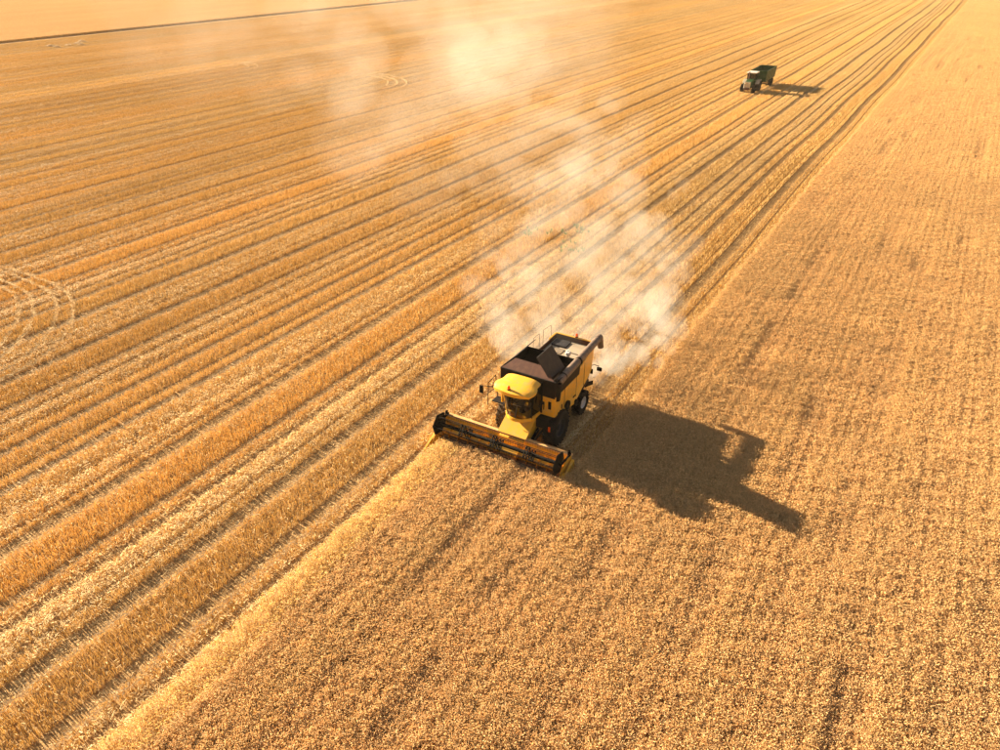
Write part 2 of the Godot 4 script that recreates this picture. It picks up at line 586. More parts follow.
func build_wheat() -> void:
	var root := Node3D.new()
	root.name = "standing_wheat"
	add_child(root)
	meta(root, "dense ripe golden wheat still standing beside the harvested stubble", "wheat", "", "stuff")
	var far_root := Node3D.new()
	far_root.name = "standing_wheat_001"
	add_child(far_root)
	meta(far_root, "distant uncut wheat beyond the thin dark line at the field end", "wheat", "", "stuff")
	var meshes: Array = []
	var xf: Array = []
	var cols: Array = []
	var ripe := Color(0.72, 0.50, 0.245)
	for k in 8:
		meshes.append(wheat_patch(500 + k, 0.70, 1500, Vector3.ZERO, ripe))
	for k in 3: # plants along the cut edge lean out; sunlit glow put into their yellower colour
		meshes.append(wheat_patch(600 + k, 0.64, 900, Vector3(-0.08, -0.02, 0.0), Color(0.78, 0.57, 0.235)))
	for k in 3: # and less so along the older edge
		meshes.append(wheat_patch(620 + k, 0.64, 1000, Vector3(-0.02, 0.0, 0.0), ripe))
	for k in meshes.size():
		xf.append([])
		cols.append([])
	var nz := FastNoiseLite.new()
	nz.seed = 77
	nz.frequency = 0.05
	var streak := FastNoiseLite.new()
	streak.seed = 78
	streak.frequency = 0.9
	var z := 7.55
	while z > -450.0:
		var front := z > -22.6
		var edge := -16.55 + (wander(z) - wander(-20.0)) if front else crop_edge(z)
		var i := 0
		while true:
			var x := edge + 0.62 + i * CELL
			if x > 36.0: break
			var at_edge := i == 0
			var w := rng.randi() % 8
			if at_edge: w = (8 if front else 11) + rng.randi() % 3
			var line := streak.get_noise_2d(x * 0.62, z * 0.045)
			var roll := nz.get_noise_2d(x * 1.1, z * 0.8)
			var hy := 1.0 + 0.05 * roll + 0.06 * line + rng.randf_range(-0.025, 0.025)
			if line < -0.38: hy -= 0.05
			var turn := Basis(Vector3.UP, PI * (rng.randi() % 2))
			if at_edge: turn = Basis(Vector3.UP, rng.randf_range(-0.25, 0.25))
			var px := x + rng.randf_range(-0.02, 0.02) * (5.0 if at_edge else 1.0)
			var pz := z + rng.randf_range(-0.06, 0.06)
			xf[w].append(Transform3D(turn * Basis.from_scale(Vector3(1, hy, 1)), Vector3(px, 0, pz)))
			var t := 1.0 + 0.06 * roll + 0.05 * nz.get_noise_2d(x * 5.0 + 300.0, z * 5.0)
			cols[w].append(Color(t, t * (1.0 + 0.02 * line), t))
			i += 1
		z -= CELL
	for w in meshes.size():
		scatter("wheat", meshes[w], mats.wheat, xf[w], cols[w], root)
	# the neighbouring field, uncut
	var xf2: Array = []
	var cols2: Array = []
	for w in 3:
		xf2.append([])
		cols2.append([])
	z = 0.0
	while z > -520.0:
		var x := -192.2 + wander(z) * 0.5
		while x > -480.0:
			var w := rng.randi() % 3
			var hy := 1.0 + 0.10 * nz.get_noise_2d(x * 2.4, z * 0.3)
			xf2[w].append(Transform3D(Basis(Vector3.UP, PI * 0.5 * (rng.randi() % 4)) * Basis.from_scale(Vector3(2.0, hy * 0.62, 2.0)), Vector3(x, 0, z)))
			var t := 1.0 + 0.07 * nz.get_noise_2d(x * 1.5, z * 0.25)
			cols2[w].append(Color(t, t, t))
			x -= CELL * 1.8
		z -= CELL * 1.8
	for w in 3:
		scatter("wheat", meshes[w], mats.wheat, xf2[w], cols2[w], far_root)

# ------------------------------------------------------------------ turning marks in the stubble
func straw_tuft(seed_: int) -> ArrayMesh:
	var r := RandomNumberGenerator.new()
	r.seed = seed_
	var b := Blades.new()
	for i in 26:
		var p := Vector3(r.randfn(0, 0.05), r.randf_range(0.14, 0.29), r.randf_range(-0.4, 0.4))
		var yaw := r.randfn(PI * 0.5, 0.3)
		var tone := r.randf_range(0.85, 1.15)
		b.blade(p, p + Vector3(cos(yaw), r.randfn(0, 0.12), sin(yaw)) * r.randf_range(0.1, 0.28), Vector3(-sin(yaw), 0.3, cos(yaw)) * 0.010, 1.0, Color(0.67 * tone, 0.46 * tone, 0.20 * tone))
	return b.mesh()

func build_turning_marks() -> void:
	var root := Node3D.new()
	root.name = "straw_trails"
	add_child(root)
	meta(root, "curved pale straw trails where machines turned on the stubble", "straw", "", "stuff")
	var xf := [[], [], []]
	var cols := [[], [], []]
	var curves: Array = []
	# big turn near the left side: several nested bends, given on the ground
	var bend := [Vector2(-62, -25.0), Vector2(-56, -25.6), Vector2(-51.2, -25.6), Vector2(-47.6, -25.0), Vector2(-44.4, -23.2), Vector2(-41.8, -20.6), Vector2(-40.6, -18.2), Vector2(-40.2, -15.0)]
	for k in 5:
		var c: Array = []
		var s := [0.0, 1.0, 2.4, 3.3, 4.6][k] as float
		for p in bend:
			c.append(p + Vector2(-0.75, 0.62) * s)
		curves.append(c)
	for k in 3:
		var c2: Array = []
		for a in 22:
			var t := lerpf(-1.1, 1.5, a / 21.0)
			c2.append(Vector2(-91 + cos(t) * (11.0 + k * 1.6), -99 - sin(t) * (8.0 + k * 1.2)))
		curves.append(c2)
	for k in 2:
		var c3: Array = []
		for a in 16:
			var t := lerpf(-1.0, 1.6, a / 15.0)
			c3.append(Vector2(-119 + cos(t) * (6.0 + k * 1.7), -101 - sin(t) * (5.0 + k * 1.4)))
		curves.append(c3)
	for c in curves:
		for i in c.size() - 1:
			var p: Vector2 = c[i]
			var q: Vector2 = c[i + 1]
			var n := int(p.distance_to(q) / 0.33) + 1
			for j in n:
				if rng.randf() < 0.1: continue
				var u := float(j) / n
				var a := p.lerp(q, u)
				# soften the corners
				if i > 0 and i < c.size() - 2:
					a = c[i - 1] as Vector2
					a = (c[i] as Vector2).cubic_interpolate(c[i + 1], c[i - 1], c[i + 2], u)
				var d := (q - p).normalized()
				var bs := Basis(Vector3.UP, atan2(d.x, d.y) + rng.randfn(0, 0.12))
				var w := rng.randi() % 3
				xf[w].append(Transform3D(bs * Basis.from_scale(Vector3(rng.randf_range(0.7, 1.3), rng.randf_range(0.85, 1.1), 1)), Vector3(a.x + rng.randfn(0, 0.05), 0, a.y + rng.randfn(0, 0.05))))
				cols[w].append(Color.WHITE * rng.randf_range(0.9, 1.08))
	for w in 3:
		scatter("straw", straw_tuft(40 + w), mats.straw, xf[w], cols[w], root)

# ------------------------------------------------------------------ wheels
func wheel(parent: Node, called: String, at: Vector3, r: float, w: float, rim_r: float, rubber: Material, rim: Material, out: float, lugs: int) -> void:
	var node := group_node(called, parent, at)
	var t := MB.new()
	var hw := w * 0.5
	var cr := r - 0.035
	t.lathe_x(Vector3.ZERO, [Vector2(-hw * 0.80, rim_r), Vector2(-hw * 0.98, lerpf(rim_r, cr, 0.35)), Vector2(-hw, lerpf(rim_r, cr, 0.7)), Vector2(-hw * 0.86, cr - 0.015), Vector2(-hw * 0.5, cr), Vector2(hw * 0.5, cr), Vector2(hw * 0.86, cr - 0.015), Vector2(hw, lerpf(rim_r, cr, 0.7)), Vector2(hw * 0.98, lerpf(rim_r, cr, 0.35)), Vector2(hw * 0.80, rim_r)], 36)
	for i in lugs:
		for s in [-1.0, 1.0]:
			var a: float = TAU * (i + (0.5 if s > 0 else 0.0)) / lugs
			var b := Basis(Vector3.RIGHT, a) * Basis(Vector3.UP, s * 0.75)
			t.box(Basis(Vector3.RIGHT, a) * Vector3(s * hw * 0.48, cr + 0.012, 0), Vector3(hw * 1.15, 0.06, 0.055), 0.012, b)
	part(t, "tyre", rubber, node)
	var m := MB.new()
	var o := hw * 0.80 * out
	var dish := hw * 0.35 * out
	var prof := [Vector2(o, rim_r), Vector2(o * 0.97, rim_r * 0.93), Vector2(dish, rim_r * 0.80), Vector2(dish, rim_r * 0.36), Vector2(o * 0.75, rim_r * 0.30), Vector2(o * 0.78, 0.001)]
	if out < 0: prof = prof
	else: prof.reverse()
	# the normals of lathe_x point away from the axis; flip the disc by hand
	var k := 24
	for s in prof.size() - 1:
		var A: Vector2 = prof[s]
		var B: Vector2 = prof[s + 1]
		for i in k:
			var t0 := TAU * i / k
			var t1 := TAU * (i + 1) / k
			var d0 := Vector3(0, cos(t0), sin(t0))
			var d1 := Vector3(0, cos(t1), sin(t1))
			var p := Vector3(A.x, 0, 0) + d0 * A.y
			var q := Vector3(B.x, 0, 0) + d0 * B.y
			var rr := Vector3(B.x, 0, 0) + d1 * B.y
			var ss := Vector3(A.x, 0, 0) + d1 * A.y
			var nn := (rr - p).cross(q - ss).normalized()
			if nn.x * out < 0.0: nn = -nn
			m.quad(p, q, rr, ss, nn)
	for i in 8:
		var a := TAU * i / 8.0
		var c := Vector3(dish, cos(a) * rim_r * 0.55, sin(a) * rim_r * 0.55)
		m.cyl(c, c + Vector3(0.03 * out, 0, 0), 0.022, 0.022, 6)
	m.cyl(Vector3(-hw * 0.7 * out, 0, 0), Vector3(-hw * 0.66 * out, 0, 0), rim_r * 0.98, rim_r * 0.98, 24)
	m.cyl(Vector3(-hw * 0.68 * out, 0, 0), Vector3(dish, 0, 0), rim_r * 0.37, rim_r * 0.37, 16)
	part(m, "rim", rim, node)

# ------------------------------------------------------------------ combine harvester
func build_combine() -> void:
	var c := Node3D.new()
	c.name = "combine_harvester"
	c.position = Vector3(-13.75, 0, -27.5)
	add_child(c)
	meta(c, "yellow combine harvester with dark grain tank cutting the wheat edge", "harvester")

	# --- body
	var outline := PackedVector2Array([Vector2(1.60, 1.72), Vector2(0.55, 1.45), Vector2(-0.55, 1.28), Vector2(-1.15, 1.36), Vector2(-1.7, 1.52), Vector2(-2.5, 1.62), Vector2(-3.10, 1.85), Vector2(-3.30, 2.98), Vector2(-1.2, 2.95), Vector2(1.60, 2.74)])
	var taper := func(z: float) -> float: return 1.37 - 0.33 * clampf((-z - 0.3) / 3.0, 0.0, 1.0)
	for s in [-1.0, 1.0]:
		var p := MB.new()
		var so: float = s
		p.prism(outline, func(q: Vector2) -> float: return so * taper.call(q.x) - 0.03, func(q: Vector2) -> float: return so * taper.call(q.x) + 0.03)
		var side := part(p, "side_panel", mats.yellow, c)
		# panel joints and handles
		for zz in [0.62, -0.75, -1.9]:
			var j := MB.new()
			var xx: float = so * (taper.call(zz) + 0.034)
			j.box(Vector3(xx, 2.2, zz), Vector3(0.012, 1.25, 0.03), 0.004)
			part(j, "panel_joint", mats.dark, side)
		var hd := MB.new()
		hd.box(Vector3(so * (taper.call(-0.5) + 0.045), 1.75, -0.5), Vector3(0.03, 0.09, 0.26), 0.008)
		part(hd, "handle", mats.black, side)
		var hd2 := MB.new()
		hd2.box(Vector3(so * (taper.call(0.9) + 0.045), 1.95, 0.9), Vector3(0.03, 0.22, 0.06), 0.008)
		part(hd2, "handle", mats.black, side)
	var core := MB.new()
	core.hexa([Vector3(-1.30, 1.15, 1.5), Vector3(1.30, 1.15, 1.5), Vector3(0.99, 1.45, -2.7), Vector3(-0.99, 1.45, -2.7), Vector3(-1.30, 2.70, 1.5), Vector3(1.30, 2.70, 1.5), Vector3(0.97, 2.88, -3.1), Vector3(-0.97, 2.88, -3.1)])
	part(core, "chassis", mats.dark, c)
	var ub := MB.new()
	ub.hexa([Vector3(-0.8, 0.48, 0.9), Vector3(0.8, 0.48, 0.9), Vector3(0.8, 0.55, -2.3), Vector3(-0.8, 0.55, -2.3), Vector3(-0.95, 1.3, 1.2), Vector3(0.95, 1.3, 1.2), Vector3(0.92, 1.5, -2.4), Vector3(-0.92, 1.5, -2.4)])
	part(ub, "underbody", mats.black, c)
	var fp0 := MB.new()
	fp0.box(Vector3(-1.03, 2.24, 1.62), Vector3(0.66, 1.02, 0.06), 0.02)
	part(fp0, "front_panel", mats.yellow, c)
	var fp := MB.new()
	fp.box(Vector3(1.03, 2.24, 1.62), Vector3(0.66, 1.02, 0.06), 0.02)
	var fpo := part(fp, "front_panel", mats.yellow, c)
	var vent := MB.new()
	vent.box(Vector3(1.17, 2.32, 1.665), Vector3(0.15, 0.40, 0.04), 0.015)
	part(vent, "vent", mats.black, fpo)
	var hose := MB.new()
	hose.box(Vector3(0.82, 2.36, 1.665), Vector3(0.16, 0.16, 0.05), 0.015)
	hose.box(Vector3(0.88, 2.2, 1.668), Vector3(0.05, 0.35, 0.03), 0.01)
	part(hose, "hose_bracket", mats.black, fpo)
	var back := MB.new()
	back.hexa([Vector3(-1.0, 1.85, -3.08), Vector3(1.0, 1.85, -3.08), Vector3(1.0, 1.85, -3.14), Vector3(-1.0, 1.85, -3.14), Vector3(-1.0, 2.96, -3.28), Vector3(1.0, 2.96, -3.28), Vector3(1.0, 2.96, -3.34), Vector3(-1.0, 2.96, -3.34)])
	part(back, "rear_panel", mats.yellow, c)
	# straw hood with spreader and tail lamps
	var hood := MB.new()
	hood.hexa([Vector3(-0.85, 0.75, -2.2), Vector3(0.85, 0.75, -2.2), Vector3(0.85, 0.85, -3.1), Vector3(-0.85, 0.85, -3.1), Vector3(-0.95, 1.9, -2.4), Vector3(0.95, 1.9, -2.4), Vector3(0.95, 1.55, -3.3), Vector3(-0.95, 1.55, -3.3)])
	var hoodo := part(hood, "straw_chopper", mats.dark, c)
	for i in 9:
		var vane := MB.new()
		var xx := -0.8 + i * 0.2
		vane.plate(Vector3(xx, 0.7, -3.1), Vector3(xx, 1.0, -3.1), Vector3(xx * 1.25, 0.9, -3.65), Vector3(xx * 1.25, 0.66, -3.65), 0.015)
		part(vane, "spreader_vane", mats.dark, hoodo)
	for s in [-1.0, 1.0]:
		var arm := MB.new()
		arm.tube([Vector3(s * 0.9, 1.95, -3.1), Vector3(s * 1.12, 2.0, -3.35), Vector3(s * 1.36, 1.94, -3.42)], 0.02)
		var armo := part(arm, "lamp_bracket", mats.black, c)
		var lamp := MB.new()
		lamp.box(Vector3(s * 1.38, 1.78, -3.42), Vector3(0.26, 0.20, 0.10), 0.02)
		part(lamp, "tail_lamp", mats.black, armo)
		var lamp2 := MB.new()
		lamp2.box(Vector3(s * 1.08, 1.72, -3.12), Vector3(0.16, 0.26, 0.10), 0.02)
		part(lamp2, "tail_lamp", mats.black, armo)
		var lens := MB.new()
		lens.box(Vector3(s * 1.38, 1.78, -3.475), Vector3(0.2, 0.13, 0.02), 0.005)
		part(lens, "lens", mats.red, armo)

	# --- grain tank with its four raised cover plates
	var tank := group_node("grain_tank", c)
	var wx := 1.40
	var zf := 1.60
	var zr := -0.95
	var yt := 3.53
	var yb := 2.72
	var fr := MB.new()
	fr.plate(Vector3(-wx, yb, zf + 0.04), Vector3(wx, yb, zf + 0.04), Vector3(wx, yt, zf), Vector3(-wx, yt, zf), 0.05)
	part(fr, "tank_wall", mats.dark, tank)
	for s in [-1.0, 1.0]:
		var sd := MB.new()
		sd.plate(Vector3(s * 1.36, yb, zf), Vector3(s * 1.36, yb, zr), Vector3(s * wx, yt - 0.12, zr), Vector3(s * wx, yt, zf), 0.05)
		part(sd, "tank_wall", mats.dark, tank)
	var rw := MB.new()
	rw.plate(Vector3(-1.36, yb, zr), Vector3(1.36, yb, zr), Vector3(wx, yt - 0.1, zr), Vector3(-wx, yt - 0.1, zr), 0.05)
	part(rw, "tank_wall", mats.dark, tank)
	var rim := MB.new()
	rim.tube([Vector3(-wx, yt, zf), Vector3(wx, yt, zf), Vector3(wx, yt - 0.1, zr), Vector3(-wx, yt - 0.1, zr), Vector3(-wx, yt, zf)], 0.035)
	part(rim, "tank_rim", mats.dark, tank)
	var gr := MB.new()
	gr.box(Vector3(0, 3.05, 0.32), Vector3(2.6, 0.3, 2.4), 0.1)
	part(gr, "grain_heap", mats.grain, tank)
	# front plate leaning back, brown
	var ff := MB.new()
	ff.plate(Vector3(-1.36, yt + 0.02, zf - 0.03), Vector3(1.30, yt + 0.02, zf - 0.03), Vector3(0.55, 3.82, zf - 0.62), Vector3(-1.0, 3.82, zf - 0.66), 0.03)
	part(ff, "cover_plate", mats.brown, tank, "brown dusty front cover plate leaning back")
	# right plate standing high
	var rf := MB.new()
	rf.plate(Vector3(0.98, 3.52, 1.42), Vector3(1.05, 3.48, 0.02), Vector3(0.50, 4.64, 0.34), Vector3(0.50, 4.64, 1.77), 0.03)
	part(rf, "cover_plate", mats.plate, tank, "large dark grey side cover plate standing up")
	# left plate, nearly edge on from the right
	var lf := MB.new()
	lf.plate(Vector3(-1.42, yt, 1.4), Vector3(-1.42, yt - 0.06, -1.2), Vector3(-1.08, 3.82, -1.15), Vector3(-1.08, 3.82, 0.65), 0.03)
	part(lf, "cover_plate", mats.dark, tank)
	var rb := MB.new()
	rb.plate(Vector3(-1.2, yt - 0.08, zr), Vector3(0.9, yt - 0.08, zr), Vector3(0.4, 3.6, zr + 0.25), Vector3(-1.0, 3.6, zr + 0.25), 0.03)
	part(rb, "cover_plate", mats.dark, tank)
	var ba := MB.new()
	ba.cyl(Vector3(-0.3, 3.0, 0.9), Vector3(0.1, 3.6, -0.4), 0.13, 0.13, 12)
	part(ba, "filling_auger", mats.dark, tank)

	# --- engine deck behind the tank
	var deck := group_node("engine_deck", c)
	var fl := MB.new()
	fl.box(Vector3(0, 3.0, -2.08), Vector3(1.94, 0.06, 2.24), 0.01)
	part(fl, "deck_floor", mats.deck, deck)
	for k in 3:
		var hatch := MB.new()
		hatch.box(Vector3(-0.46, 3.05, -1.35 - k * 0.62), Vector3(0.92, 0.05, 0.5), 0.012)
		if k == 2:
			hatch = MB.new()
			hatch.box(Vector3(-0.46, 3.07, -2.72), Vector3(0.8, 0.10, 0.66), 0.012)
		part(hatch, "deck_hatch", mats.steel if k < 2 else mats.plate, deck)
	for k in 2:
		var hatch2 := MB.new()
		hatch2.box(Vector3(0.50, 3.05, -1.55 - k * 0.95), Vector3(0.84, 0.05, 0.86), 0.012)
		part(hatch2, "deck_hatch", mats.deck, deck)
	var wallr := MB.new()
	wallr.box(Vector3(0, 3.12, -3.24), Vector3(2.0, 0.30, 0.05), 0.015)
	part(wallr, "deck_wall", mats.brown, deck)
	for s in [-1.0, 1.0]:
		var wl := MB.new()
		wl.box(Vector3(s * 1.0, 3.10, -2.1), Vector3(0.05, 0.26, 2.22), 0.015)
		part(wl, "deck_wall", mats.brown, deck)
	var cap := MB.new()
	cap.box(Vector3(0, 3.29, -3.26), Vector3(2.06, 0.045, 0.10), 0.015)
	cap.box(Vector3(-1.05, 3.14, -2.95), Vector3(0.10, 0.26, 0.7), 0.02)
	part(cap, "deck_trim", mats.yellow, deck)
	var exh := MB.new()
	exh.cyl(Vector3(0.55, 3.0, -1.38), Vector3(0.55, 3.55, -1.38), 0.09, 0.09, 12)
	exh.box(Vector3(0.60, 3.45, -1.3), Vector3(0.22, 0.2, 0.26), 0.04)
	part(exh, "exhaust", mats.rim, deck)
	beacon(deck, Vector3(0.12, 3.31, -3.26))
	# hand rails at the left rear
	var rl := MB.new()
	rl.tube([Vector3(-1.25, 3.0, -1.25), Vector3(-1.28, 3.75, -1.3), Vector3(-1.28, 3.75, -1.9), Vector3(-1.25, 3.0, -1.95)], 0.009, 6)
	part(rl, "hand_rail", mats.black, deck)
	var rl2 := MB.new()
	rl2.tube([Vector3(-1.22, 3.0, -2.2), Vector3(-1.25, 3.8, -2.3), Vector3(-1.15, 3.82, -2.9), Vector3(-1.12, 3.0, -2.95)], 0.009, 6)
	part(rl2, "hand_rail", mats.black, deck)

	# --- unloading auger folded along the right side
	var ua := group_node("unloading_auger", c)
	var tb := MB.new()
	tb.cyl(Vector3(1.34, 3.36, 1.25), Vector3(1.22, 3.46, -3.35), 0.19, 0.17, 20)
	part(tb, "auger_tube", mats.auger_grey, ua)
	for zz in [-0.9, 0.7]:
		var cl := MB.new()
		cl.cyl(Vector3(1.31, 3.388 - zz * 0.02, zz), Vector3(1.308, 3.39 - zz * 0.02, zz - 0.07), 0.205, 0.205, 20)
		part(cl, "clamp", mats.dark, ua)
	var sp := MB.new()
	sp.cyl(Vector3(1.22, 3.46, -3.33), Vector3(1.22, 3.45, -3.58), 0.185, 0.18, 20)
	sp.cyl(Vector3(1.22, 3.50, -3.52), Vector3(1.26, 2.90, -3.66), 0.18, 0.16, 20)
	part(sp, "spout", mats.auger_grey, ua)
	var elb := MB.new()
	elb.cyl(Vector3(1.30, 2.5, 1.32), Vector3(1.34, 3.40, 1.28), 0.20, 0.21, 18)
	part(elb, "elbow", mats.dark, ua)
	var tray := MB.new()
	tray.box(Vector3(1.22, 3.0, 0.2), Vector3(0.22, 0.46, 1.7), 0.03)
	part(tray, "auger_rest", mats.dark, ua)

	build_cab(c)

	# --- left platform with rails and mirror
	var pf := group_node("platform", c)
	var fl2 := MB.new()
	fl2.box(Vector3(-1.18, 2.02, 1.95), Vector3(0.72, 0.05, 0.5), 0.012)
	part(fl2, "platform_floor", mats.dark, pf)
	var hr := MB.new()
	hr.tube([Vector3(-1.53, 2.0, 2.55), Vector3(-1.53, 3.15, 2.5), Vector3(-1.5, 3.25, 1.9), Vector3(-1.48, 2.0, 1.75)], 0.02, 6)
	hr.tube([Vector3(-1.53, 2.6, 2.52), Vector3(-1.49, 2.6, 1.82)], 0.016, 6)
	part(hr, "hand_rail", mats.black, pf)
	var ma := MB.new()
	ma.tube([Vector3(-0.9, 3.2, 2.7), Vector3(-1.55, 3.1, 2.75), Vector3(-1.72, 3.05, 2.72)], 0.016, 6)
	var mao := part(ma, "mirror_arm", mats.black, pf)
	var mh := MB.new()
	mh.box(Vector3(-1.76, 2.86, 2.74), Vector3(0.20, 0.40, 0.07), 0.025)
	part(mh, "mirror_housing", mats.black, mao)
	var mg := MB.new()
	mg.box(Vector3(-1.76, 2.86, 2.70), Vector3(0.16, 0.35, 0.012), 0.004)
	part(mg, "mirror_glass", mats.mirror, mao)

	# --- right side gear behind the front wheel
	var gear := MB.new()
	gear.box(Vector3(0.95, 1.45, 1.75), Vector3(0.6, 0.5, 0.5), 0.05)
	part(gear, "gearbox", mats.black, c)
	for pl in [[Vector3(1.34, 1.62, 0.2), 0.24], [Vector3(1.34, 1.25, -0.75), 0.17]]:
		var pu := MB.new()
		pu.cyl(pl[0], pl[0] + Vector3(0.09, 0, 0), pl[1], pl[1], 18)
		part(pu, "pulley", mats.black, c)
	var refl := MB.new()
	refl.box(Vector3(1.36, 1.30, 2.02), Vector3(0.10, 0.26, 0.05), 0.012)
	part(refl, "side_lamp", mats.amber, c)

	# --- axles and wheels
	var ax := MB.new()
	ax.cyl(Vector3(-1.2, 0.88, 1.05), Vector3(1.2, 0.88, 1.05), 0.16, 0.16, 12)
	ax.box(Vector3(0, 0.95, 1.05), Vector3(0.9, 0.5, 0.7), 0.08)
	part(ax, "front_axle", mats.black, c)
	var ax2 := MB.new()
	ax2.box(Vector3(0, 0.66, -1.85), Vector3(2.0, 0.16, 0.2), 0.03)
	ax2.box(Vector3(0, 0.95, -1.75), Vector3(0.5, 0.7, 0.5), 0.05)
	part(ax2, "rear_axle", mats.black, c)
	for s in [-1.0, 1.0]:
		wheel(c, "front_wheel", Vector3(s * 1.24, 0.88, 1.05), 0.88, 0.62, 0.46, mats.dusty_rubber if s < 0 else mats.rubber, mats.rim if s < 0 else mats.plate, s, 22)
		wheel(c, "rear_wheel", Vector3(s * 1.13, 0.63, -1.85), 0.63, 0.44, 0.31, mats.rubber, mats.rim, s, 18)

	build_header(c)

func beacon(parent: Node, at: Vector3) -> void:
	var b := group_node("beacon", parent, at)
	var m := MB.new()
	m.cyl(Vector3.ZERO, Vector3(0, 0.05, 0), 0.075, 0.075, 12)
	part(m, "beacon_base", mats.black, b)
	var d := MB.new()
	d.cyl(Vector3(0, 0.05, 0), Vector3(0, 0.17, 0), 0.065, 0.06, 12)
	d.cyl(Vector3(0, 0.17, 0), Vector3(0, 0.20, 0), 0.06, 0.03, 12)
	part(d, "beacon_dome", mats.amber, b)

func build_cab(c: Node) -> void:
	var cab := group_node("cab", c)
	# roof: a crowned shell with a flared, curved visor
	var r := MB.new()
	var nu := 16
	var nv := 10
	var top := func(u: float, v: float) -> Vector3:
		# u across -1..1, v back to front 0..1
		var half := 0.86 + 0.16 * smoothstep(0.25, 0.6, v) - 0.12 * smoothstep(0.7, 1.0, v)
		var zz := lerpf(1.98, 3.10, v) + 0.24 * v * (1.0 - u * u)
		var crown := 0.15 * (1.0 - pow(absf(u), 4.0)) * (1.0 - 0.5 * v) - 0.10 * v * v
		return Vector3(u * half, 3.52 + crown, zz)
	var under := func(u: float, v: float) -> Vector3:
		var p: Vector3 = top.call(u * 0.97, v * 0.985)
		return Vector3(p.x, 3.42 - 0.10 * v * v, p.z)
	for i in nu:
		for j in nv:
			for layer in 2:
				var f: Callable = top if layer == 0 else under
				var q: Array = []
				for k in [[0, 0], [1, 0], [1, 1], [0, 1]]:
					q.append(f.call(-1.0 + 2.0 * (i + k[0]) / nu, float(j + k[1]) / nv))
				var nn: Vector3 = (q[2] - q[0]).cross(q[3] - q[1]).normalized()
				if nn.y * (1.0 if layer == 0 else -1.0) < 0.0: nn = -nn
				r.quad(q[0], q[1], q[2], q[3], nn)
	var ctr := Vector3(0, 3.5, 2.6)
	for i in nu:
		for vv in [0.0, 1.0]:
			var u0 := -1.0 + 2.0 * i / nu
			var u1 := -1.0 + 2.0 * (i + 1) / nu
			r.auto_quad(top.call(u0, vv), top.call(u1, vv), under.call(u1, vv), under.call(u0, vv), ctr)
	for j in nv:
		for uu in [-1.0, 1.0]:
			var v0 := float(j) / nv
			var v1 := float(j + 1) / nv
			r.auto_quad(top.call(uu, v0), top.call(uu, v1), under.call(uu, v1), under.call(uu, v0), ctr)
	var roof := part(r, "roof", mats.yellow, cab)
	beacon(roof, Vector3(-0.12, 3.52, 3.12))
	for u in [-0.55, -0.3, 0.3, 0.55]:
		var wl := MB.new()
		wl.box(Vector3(u, 3.36, 3.16 - u * u * 0.3), Vector3(0.17, 0.09, 0.07), 0.02)
		part(wl, "work_lamp", mats.black, roof)
	# curved windscreen in plan, narrowing downwards
	var curve := func(t: float, y: float) -> Vector3:
		var k := clampf((y - 1.85) / 1.5, 0.0, 1.0)
		var half := lerpf(0.62, 0.80, k)
		var bulge := lerpf(0.42, 0.50, k)
		var a := t * 1.22
		return Vector3(sin(a) / sin(1.22) * half, y, lerpf(2.38, 2.52, k) + bulge * (cos(a) - cos(1.22)) / (1.0 - cos(1.22)))
	var g := MB.new()
	var ng := 16
	for i in ng:
		for j in 6:
			var t0 := -1.0 + 2.0 * i / ng
			var t1 := -1.0 + 2.0 * (i + 1) / ng
			var y0 := lerpf(1.92, 3.40, j / 6.0)
			var y1 := lerpf(1.92, 3.40, (j + 1) / 6.0)
			g.auto_quad(curve.call(t0, y0), curve.call(t1, y0), curve.call(t1, y1), curve.call(t0, y1), Vector3(0, 2.6, 1.8))
	part(g, "windscreen", mats.glass, cab)
	var sill := MB.new()
	for i in ng:
		var t0 := -1.0 + 2.0 * i / ng
		var t1 := -1.0 + 2.0 * (i + 1) / ng
		var a0: Vector3 = curve.call(t0, 1.92)
		var a1: Vector3 = curve.call(t1, 1.92)
		var o0 := a0 + (a0 - Vector3(0, 1.92, 1.9)).normalized() * 0.03
		var o1 := a1 + (a1 - Vector3(0, 1.92, 1.9)).normalized() * 0.03
		sill.auto_quad(o0, o1, o1 - Vector3(0, 0.16, 0), o0 - Vector3(0, 0.16, 0), Vector3(0, 1.85, 1.8))
		sill.auto_quad(o0, o1, a1 * Vector3(0.9, 1, 1) , a0 * Vector3(0.9, 1, 1), Vector3(0, 0, 2))
	part(sill, "sill", mats.yellow, cab)
	var fl := MB.new()
	fl.box(Vector3(0, 1.78, 1.95), Vector3(1.40, 0.2, 0.9), 0.03)
	part(fl, "cab_floor", mats.yellow, cab)
	for s in [-1.0, 1.0]:
		var pil := MB.new()
		pil.tube([curve.call(s, 1.85), curve.call(s, 2.6), curve.call(s, 3.42)], 0.04, 8)
		part(pil, "pillar", mats.yellow if s < 0 else mats.black, cab)
		var pil2 := MB.new()
		pil2.box(Vector3(s * 0.76, 2.62, 1.66), Vector3(0.09, 1.6, 0.10), 0.02)
		part(pil2, "pillar", mats.black, cab)
		var sg := MB.new()
		var fa: Vector3 = curve.call(s, 1.95)
		var fb: Vector3 = curve.call(s, 3.38)
		sg.plate(fa, Vector3(s * 0.74, 1.95, 1.70), Vector3(s * 0.78, 3.40, 1.70), fb, 0.012)
		part(sg, "side_window", mats.glass, cab)
	var dr := MB.new()
	dr.box(Vector3(-0.86, 2.75, 2.30), Vector3(0.10, 0.95, 0.30), 0.03)
	part(dr, "door_post", mats.yellow, cab)
	var bk := MB.new()
	bk.box(Vector3(0, 2.6, 1.63), Vector3(1.5, 1.6, 0.04), 0.01)
	part(bk, "rear_wall", mats.dark, cab)
	var st := MB.new()
